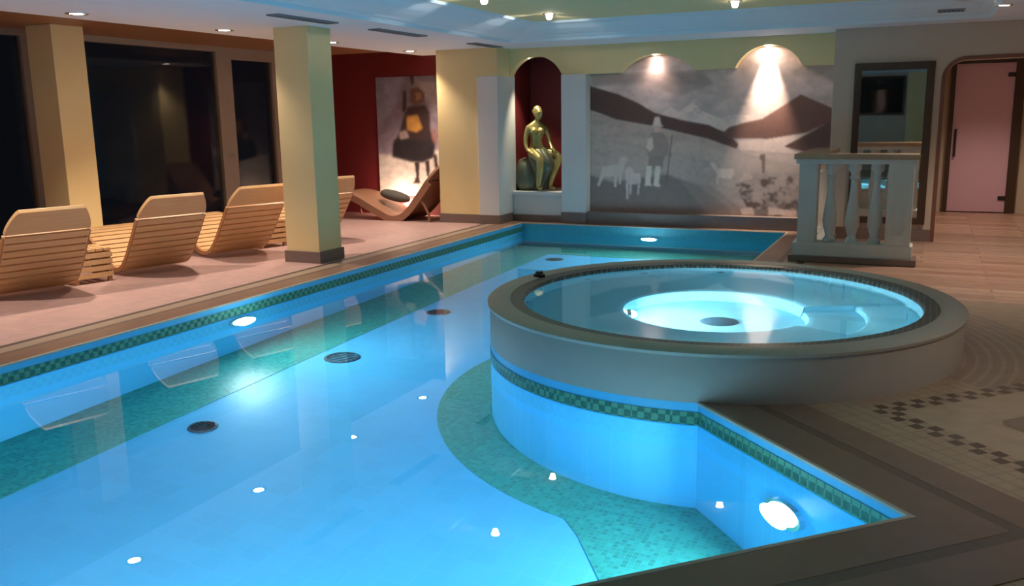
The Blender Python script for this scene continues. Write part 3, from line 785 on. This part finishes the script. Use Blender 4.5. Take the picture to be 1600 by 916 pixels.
def poster(u, v):
    X, Y = 100+u*350, 105+v*640
    n1 = fbm(X, Y, 120, 5); rgb = np.zeros(u.shape+(3,))
    base = np.stack([.11+.08*n1, .085+.07*n1, .115+.08*n1], -1)*(1+1.6*v)[..., None]; rgb = base
    def put(mask, col, soft=1):
        nonlocal rgb
        m_ = blur(mask, soft*2+2)[..., None]; rgb = rgb*(1-m_)+np.array(col)*m_
    put(inpoly(X, Y, [(90, 100), (250, 100), (200, 260), (100, 380)])*.6, (.30, .29, .38), 10)
    put(inpoly(X, Y, [(300, 120), (450, 150), (450, 400), (390, 300)])*.5, (.34, .30, .34), 8)
    put(inpoly(X, Y, [(100, 520), (260, 530), (460, 480), (460, 760), (100, 760)]), (.74, .66, .62), 6)
    dk = (.045, .025, .025)
    put(inpoly(X, Y, [(276, 105), (296, 105), (298, 150), (284, 150)]), dk, 1)                        # plume
    put(inpoly(X, Y, [(285, 150), (330, 145), (390, 160), (330, 172)])*.8, (.28, .20, .17), 2)
    put(inpoly(X, Y, [(240, 182), (256, 182), (256, 270), (240, 300), (232, 280)]), dk, 1)            # raised staff
    put(inpoly(X, Y, [(278, 170), (320, 165), (350, 195), (345, 245), (300, 260), (272, 240)]), (.12, .06, .045), 2)  # head and hair
    put(inpoly(X, Y, [(300, 190), (330, 190), (332, 225), (306, 230)])*.7, (.34, .17, .10), 2)
    put(inpoly(X, Y, [(262, 262), (350, 255), (372, 300), (372, 380), (392, 470), (380, 540), (330, 560), (270, 560), (172, 530), (178, 470), (215, 390), (240, 310)]), dk, 4)  # dress
    put(inpoly(X, Y, [(255, 315), (310, 310), (332, 380), (300, 402), (252, 388)]), (.50, .24, .06), 3)  # orange chest
    put(inpoly(X, Y, [(212, 400), (250, 390), (262, 430), (215, 445)])*.8, (.42, .32, .30), 3)
    put(inpoly(X, Y, [(180, 440), (392, 440), (388, 530), (330, 565), (260, 560), (172, 535)])*.8, (.02, .018, .025), 3)
    put(inpoly(X, Y, [(285, 560), (312, 560), (306, 640), (312, 676), (272, 682), (292, 640)]), dk, 1)
    put(inpoly(X, Y, [(340, 555), (362, 550), (360, 640), (346, 640)]), dk, 1)
    put(inpoly(X, Y, [(380, 520), (400, 520), (408, 620), (392, 620)]), dk, 2)
    put(inpoly(X, Y, [(412, 540), (432, 540), (436, 600), (420, 610)]), dk, 2)
    put(inpoly(X, Y, [(375, 380), (410, 400), (400, 470), (380, 450)])*.7, (.30, .12, .09), 3)
    sp = fbm(X, Y, 26, 77); rgb *= (.72+.56*sp)[..., None]
    return np.clip(rgb, 0, 1)
po = thing('wall_poster', 'tall photo print of a costumed dancer in dark skirt on the red alcove wall', 'poster', (-7.38, 12.3, 0))
canvas('print', -.62, .62, .30, 2.14, -.018, 130, 190, poster, painted('printed_picture', .5), po, .014)

# ------------------------------------------------------------------ loungers
def lounger_curve():
    ctrl = [(-.64, .80), (-.605, .775), (-.53, .67), (-.42, .515), (-.30, .35), (-.17, .185), (-.04, .075), (.12, .055), (.28, .13), (.45, .22), (.62, .315), (.80, .375), (.98, .385), (1.16, .34), (1.34, .255)]
    pts = []
    n = len(ctrl)
    for i in range(n-1):
        p0, p1, p2, p3 = [Vector(ctrl[max(0, min(n-1, i+k))]) for k in (-1, 0, 1, 2)]
        for k in range(10):
            t = k/10
            pts.append(.5*((2*p1)+(-p0+p2)*t+(2*p0-5*p1+4*p2-p3)*t*t+(-p0+3*p1-3*p2+p3)*t**3))
    pts.append(Vector(ctrl[-1])); return pts
LC = lounger_curve()
LS = [0]
for a, b in zip(LC[:-1], LC[1:]): LS.append(LS[-1]+(b-a).length)
def at_s(s):
    s = max(0, min(LS[-1]-1e-6, s))
    for i in range(len(LS)-1):
        if LS[i+1] >= s:
            f = (s-LS[i])/(LS[i+1]-LS[i]); p = LC[i].lerp(LC[i+1], f); d = (LC[i+1]-LC[i]).normalized(); return p, d
HW = .355
def plank(mb, s0, s1, hw, t0, t1, seg=1):
    """board across the lounger following its curve from s0 to s1, thickness t0..t1 along the normal"""
    top, bot = [], []
    for k in range(seg+1):
        p, d = at_s(s0+(s1-s0)*k/seg); n = Vector((-d.y, d.x))
        if n.y < 0: n = -n
        a, b = p+n*t1, p+n*t0; top.append(a); bot.append(b)
    loop = top+bot[::-1]
    if isinstance(hw, tuple):            # board that narrows from hw[1] at s1 to hw[0] at s0
        m = len(top); vs = []; fs = []
        for sx in (-1, 1):
            for i in range(m):
                k = i/(m-1); w_ = hw[0]+(hw[1]-hw[0])*math.sin(k*PI/2)
                vs.append((sx*w_, top[i].x, top[i].y)); vs.append((sx*w_, bot[i].x, bot[i].y))
        b = 2*m
        for i in range(m-1):
            a = 2*i
            fs += [(a, a+2, b+a+2, b+a), (a+1, b+a+1, b+a+3, a+3), (a, a+1, a+3, a+2), (b+a, b+a+2, b+a+3, b+a+1)]
        fs += [(0, b, b+1, 1), (2*m-2, 2*m-1, b+2*m-1, b+2*m-2)]
        mb.add(vs, fs)
    else:
        mb.prism_x([(q.x, q.y) for q in loop], -hw, hw)
def make_lounger(label, bent=False):
    wm, rm = (M_wave, M_wave) if bent else (M_lounge, M_lounge2)
    t = thing('slatted_lounger', label, 'sun lounger', (0, 0, 0), 0, None if bent else 'wooden loungers along the glass wall')
    hp = MB(); plank(hp, 0, .25, (HW-.085, HW), -.014, .022, 10); hp.build('headrest_panel', wm, t, bevel=.004)
    sl = MB(); s = .272
    if bent: plank(sl, .25, LS[-1], HW, -.030, .024, 60)
    while s < LS[-1]-.03 and not bent:
        plank(sl, s, s+.062, HW-.004, -.020, .020); s += .079
    sl.build('bent_seat' if bent else 'slats', wm, t)
    for sx in (-1, 1):
        top, bot = [], []
        for k in range(61):
            p, d = at_s(.27+(LS[-1]-.27)*k/60); n = Vector((-d.y, d.x)); n = -n if n.y < 0 else n
            w = .075 if bent else .018+.03*max(0, math.sin(PI*(k/60-.35)/.65)) if k > 21 else .018
            top.append(p+n*.022); bot.append(p-n*w)
        r = MB(); lp = top+bot[::-1]
        x = sx*(HW-.006)
        r.prism_x([(q.x, max(.002, q.y)) for q in lp], x-.014, x+.014); r.build('side_rail', rm, t)
    for sx in (-1, 1) if bent else ():
        x = sx*(HW-.06)
        lg = MB()
        pts = [(x, -.33, .345), (x, -.40, .24), (x, -.46, .11), (x, -.47, .025)]
        lg.tube(pts, .019, 8); lg.build('rear_leg', rm, t)
    for sx in (-1, 1):
        x = sx*(HW-.06)
        f = MB().tube([(x, .98, .36), (x, 1.0, .2), (x, .98, .02)], .019, 8); f.build('front_leg', rm, t)
    if bent: MB().box(-HW+.04, -.49, .002, HW-.04, -.45, .035).build('foot_bar', rm, t, bevel=.004)
    return t
LR = math.radians(73.5)
l1 = make_lounger('slatted wooden lounger at the left edge of the row, before the dim pillar')
l1.location = (-7.26, 5.40, 0); l1.rotation_euler = (0, 0, LR)
for x, y, d in ((-7.20, 6.74, 'second slatted wooden lounger, in front of the wide dark window'), (-7.17, 7.94, 'slatted wooden lounger in front of the glass door, beside the pillar'), (-7.17, 9.30, 'slatted wooden lounger mostly hidden behind the pillar')):
    dup(l1, (x, y, 0), LR, d)
wl = make_lounger('reddish bentwood wave lounger in the red alcove under the poster', True)
wl.scale = (1, 1.1, 1); wl.location = (-7.15, 11.76, 0); wl.rotation_euler = (0, 0, math.radians(90))
wl['group'] = ''
del wl['group']
cu = MB().ellipsoid((0, 0, 0), (.24, .15, .075), 0, 28, None, .8)
cu = cu.build('neck_cushion', M_cushion, None, smooth=True, loc=(-7.42, 11.80, .335)); cu.rotation_euler = (.0, .25, .1)
tag(cu, 'dark grey cushion lying on the wave lounger', 'cushion')

def stool(loc, rz, label):
    t = thing('slatted_stool', label, 'stool', loc, rz, 'low slatted stools between the loungers')
    tp = MB()
    for k in range(5): tp.box(-.19, -.185+k*.076, .30, .19, -.185+k*.076+.062, .325)
    tp.build('top_slats', M_lounge, t)
    for sy in (-1, 1):
        sd = MB()
        for k in range(4): sd.box(-.19, sy*.18-.011, .05+k*.063, .19, sy*.18+.011, .05+k*.063+.046)
        sd.build('side_slats', M_lounge, t)
    for sx in (-1, 1):
        sd = MB()
        for k in range(4): sd.box(sx*.185-.011, -.17, .05+k*.063, sx*.185+.011, .17, .05+k*.063+.046)
        sd.build('side_slats', M_lounge, t)
    for sx in (-1, 1):
        for sy in (-1, 1): MB().box(sx*.165-.018, sy*.16-.018, 0, sx*.165+.018, sy*.16+.018, .30).build('leg', M_lounge2, t)
    return t
s1 = stool((-7.36, 6.05, 0), LR-PI/2, 'low slatted wooden stool right of the first lounger')
dup(s1, (-7.29, 8.60, 0), LR-PI/2, 'low slatted wooden stool touching the pillar base')
# floor uplight behind the wave lounger
ul = thing('floor_uplight', 'small floor uplight glowing behind the wave lounger', 'light', (-7.52, 12.17, 0))
MB().lathe([(.0005, 0), (.07, 0), (.07, .03), (.055, .09), (.05, .09), (.048, .07), (.0005, .07)], n=24).build('housing', M_black, ul, smooth=True)
MB().lathe([(.0005, .078), (.047, .078)], n=24).build('lens', emit('lit_uplight_lens', (1, .75, .55), 40), ul)
l = bpy.data.lights.new('uplight_lamp', 'POINT'); l.energy = 48; l.color = (1, .72, .52); l.shadow_soft_size = .05
o = bpy.data.objects.new('uplight_lamp', l); COL.objects.link(o); o.parent = ul; o.location = (0, -.02, .13)

# ------------------------------------------------------------------ niche statue
st = thing('statue', 'gilded bronze statue of a seated woman in the red niche', 'statue', (-5.20, 12.14, .44), math.radians(42))
def skin_body():
    V = [((0, .02, .56), .115), ((0, .01, .68), .095), ((.0, .0, .80), .105), ((.005, -.01, .92), .085), ((.015, -.015, 1.0), .042), ((.02, -.02, 1.04), .042),
         # 6 left shoulder chain (viewer's left)
         ((-.12, .0, .90), .048), ((-.155, .01, .77), .038), ((-.165, -.01, .66), .033), ((-.15, -.06, .58), .028), ((-.13, -.10, .555), .026),
         # 11 right arm to the knee
         ((.13, -.02, .89), .047), ((.165, -.05, .78), .038), ((.18, -.09, .68), .032), ((.18, -.15, .63), .026),
         # 15 viewer-right thigh, knee, shin, foot
         ((.10, -.02, .53), .105), ((.20, -.12, .52), .085), ((.285, -.22, .50), .066), ((.23, -.22, .34), .056), ((.17, -.18, .17), .044), ((.15, -.17, .05), .036), ((.20, -.26, .035), .028),
         # 22 other leg
         ((-.08, -.02, .53), .105), ((-.06, -.16, .51), .085), ((-.03, -.27, .47), .066), ((-.04, -.27, .28), .054), ((-.05, -.24, .12), .042), ((-.05, -.23, .05), .035), ((-.03, -.32, .035), .028)]
    E = [(0, 1), (1, 2), (2, 3), (3, 4), (4, 5), (3, 6), (6, 7), (7, 8), (8, 9), (9, 10), (3, 11), (11, 12), (12, 13), (13, 14), (0, 15), (15, 16), (16, 17), (17, 18), (18, 19), (19, 20), (20, 21), (0, 22), (22, 23), (23, 24), (24, 25), (25, 26), (26, 27), (27, 28)]
    def hand(root, d, side):
        b = len(V)-1
        d = Vector(d).normalized(); s = Vector(side).normalized(); p = Vector(V[root][0])
        V.append((tuple(p+d*.045), .022)); E.append((root, len(V)-1)); palm = len(V)-1
        for k, ln in enumerate((.055, .065, .06, .045)):
            q = p+d*.06+s*(k-1.5)*.014
            V.append((tuple(q), .0085)); E.append((palm, len(V)-1))
            V.append((tuple(q+d*ln*.6+Vector((0, 0, -.008))), .0075)); E.append((len(V)-2, len(V)-1))
            V.append((tuple(q+d*ln+Vector((0, 0, -.03))), .0065)); E.append((len(V)-2, len(V)-1))
        q = p+d*.03-s*.03
        V.append((tuple(q), .009)); E.append((palm, len(V)-1)); V.append((tuple(q+d*.03-s*.008), .0075)); E.append((len(V)-2, len(V)-1))
    hand(10, (.5, -.8, -.1), (.8, .5, 0)); hand(14, (.25, -.8, -.5), (.9, .2, 0))
    me = bpy.data.meshes.new('body'); me.from_pydata([v for v, r in V], E, [])
    o = bpy.data.objects.new('body', me); COL.objects.link(o)
    sk = o.modifiers.new('skin', 'SKIN'); sk.use_smooth_shade = True
    for i, (v, r) in enumerate(V): me.skin_vertices[0].data[i].radius = (r, r)
    me.skin_vertices[0].data[0].use_root = True
    ss = o.modifiers.new('sub', 'SUBSURF'); ss.levels = 1; ss.render_levels = 1
    dg = bpy.context.evaluated_depsgraph_get(); ev = o.evaluated_get(dg); m2 = bpy.data.meshes.new_from_object(ev)
    bm = bmesh.new(); bm.from_mesh(m2)
    # head with face, merged by the remesh below
    h = MB(); rot = Matrix.Rotation(math.radians(18), 3, 'Z')
    hc = Vector((.025, -.03, 1.105))
    h.ellipsoid(hc, (.062, .076, .088), 0, 24, rot)
    h.ellipsoid(hc+rot@Vector((0, -.030, -.045)), (.042, .045, .045), 0, 16, rot)           # jaw
    h.ellipsoid(hc+rot@Vector((0, -.078, -.015)), (.011, .016, .024), 0, 12, rot)           # nose
    h.ellipsoid(hc+rot@Vector((0, -.066, .018)), (.042, .014, .010), 0, 12, rot)            # brow
    h.ellipsoid(hc+rot@Vector((0, -.070, -.050)), (.020, .010, .009), 0, 12, rot)           # lips
    for sx in (-1, 1):
        h.ellipsoid(hc+rot@Vector((sx*.024, -.064, .002)), (.012, .010, .008), 0, 10, rot)  # eyes
        h.ellipsoid(hc+rot@Vector((sx*.062, .002, -.008)), (.010, .020, .028), 0, 10, rot)  # ears
        h.ellipsoid((sx*.055, -.085, .845), (.055, .045, .055), 0, 14)                      # chest
    hm = bpy.data.meshes.new('t'); hm.from_pydata(h.v, [], h.f); bm.from_mesh(hm)
    bm.to_mesh(m2); bm.free(); COL.objects.unlink(o); bpy.data.objects.remove(o)
    m2.materials.clear(); m2.materials.append(M_bronze)
    b = bpy.data.objects.new('body', m2); COL.objects.link(b); b.parent = st
    rm = b.modifiers.new('merge', 'REMESH'); rm.mode = 'VOXEL'; rm.voxel_size = .0085; rm.use_smooth_shade = True
    sm = b.modifiers.new('smooth', 'SMOOTH'); sm.factor = .5; sm.iterations = 3
    return b
skin_body()
hr = MB(); rot = Matrix.Rotation(math.radians(18), 3, 'Z')
hr.ellipsoid(Vector((.025, -.03, 1.118))+rot@Vector((0, .018, .012)), (.070, .072, .086), 0, 24, rot)
hr.ellipsoid(Vector((.025, -.03, 1.11))+rot@Vector((0, .085, .02)), (.040, .035, .038), 0, 18, rot)
hr.build('hair', M_bronze, st, smooth=True)
# drapery over lap and legs: folded cloth tube
dr = MB(); n = 72; rings = []
for j in range(18):
    f = j/17; z = .60-.58*f
    cx, cy = .02+.05*math.sin(PI*f*.9), .0-.10*math.sin(PI*min(1, f*1.1))-.02
    ring = []
    for k in range(n):
        a = 2*PI*k/n
        rx = .11+.075*math.sin(PI*min(1, f*1.3+.12))+.02*f; ry = .10+.08*math.sin(PI*min(1, f*1.3+.12))+.01*f
        w = 1+.055*math.sin(9*a+3*f)*(.3+f)+.03*math.sin(17*a-4*f)
        ring.append((cx+rx*w*math.cos(a), cy+ry*w*math.sin(a), z))
    rings.append(ring)
for a, b in zip(rings[:-1], rings[1:]): dr.ribbon(a, b, 0, True)
dr.build('drapery', M_bronze2, st, smooth=True)
rk = MB()
rk.ellipsoid((-.04, .10, .22), (.24, .20, .25), 0, 20, None, .75)
ro = rk.build('rock_seat', M_bronze2, st, smooth=True)
dm = ro.modifiers.new('rough', 'DISPLACE'); tx = bpy.data.textures.new('rock', 'CLOUDS'); tx.noise_scale = .12; dm.texture = tx; dm.strength = .07
spot(-5.24, 11.96, 2.30, 90, 'small spotlight in the crown of the statue niche arch', None, 60, .7, (1, .86, .62), (math.radians(6), 0, 0), .03, 60)
# arch lamps above the mural
spot(-3.39, FARW+.075, 2.275, 12, 'small spotlight under the left mural arch', 'spotlights in the mural arches', 100, .9, (1, .82, .72), (math.radians(8), 0, 0), .03, 120)
spot(-1.93, FARW+.075, 2.325, 420, 'dazzling spotlight under the right mural arch', 'spotlights in the mural arches', 50, .9, (1, .86, .70), (math.radians(7), 0, 0), .035, 300)
spot(1.9, 4.6, CEI, 100, 'added unseen ceiling spotlight brightening the mosaic floor by the whirlpool', 'spotlights of the corridor')  # fill lamp added out of view to warm the dark floor on the right
# passage lamp
spot(.75, 13.4, CEI, 95, 'ceiling spotlight in the passage before the pink door', 'spotlights of the corridor')

# ------------------------------------------------------------------ world, camera, view
w = bpy.data.worlds.new('night'); SC.world = w; w.use_nodes = True
bg = w.node_tree.nodes['Background']; bg.inputs['Color'].default_value = (.010, .012, .018, 1); bg.inputs['Strength'].default_value = .4

F = 1401.
def cv(px, py): return Vector((px-800., -(py-458.), -F))
Yc = cv(1457, 172).normalized(); hh = cv(-2240, 232).normalized()
Zc = (-hh).cross(Yc).normalized(); Xc = Yc.cross(Zc)
cd = bpy.data.cameras.new('camera'); cd.sensor_width = 36; cd.lens = 36*F/1600; cd.clip_end = 200; cd.clip_start = .05
cam = bpy.data.objects.new('camera', cd); COL.objects.link(cam)
R = Matrix((Xc, Yc, Zc))
cam.matrix_world = Matrix.Translation((0, 0, 1.5)) @ R.to_4x4()
SC.camera = cam

SC.view_settings.view_transform = 'Standard'; SC.view_settings.look = 'None'
SC.view_settings.gamma = 1; SC.view_settings.exposure = 0.0; SC.view_settings.use_curve_mapping = False
cy = SC.cycles
cy.use_denoising = True
try: cy.denoiser = 'OPENIMAGEDENOISE'
except Exception: pass
cy.max_bounces = 14; cy.diffuse_bounces = 6; cy.glossy_bounces = 6; cy.transmission_bounces = 10; cy.transparent_max_bounces = 12
cy.sample_clamp_indirect = 6; cy.blur_glossy = 1.0
cy.caustics_refractive = True; cy.caustics_reflective = True
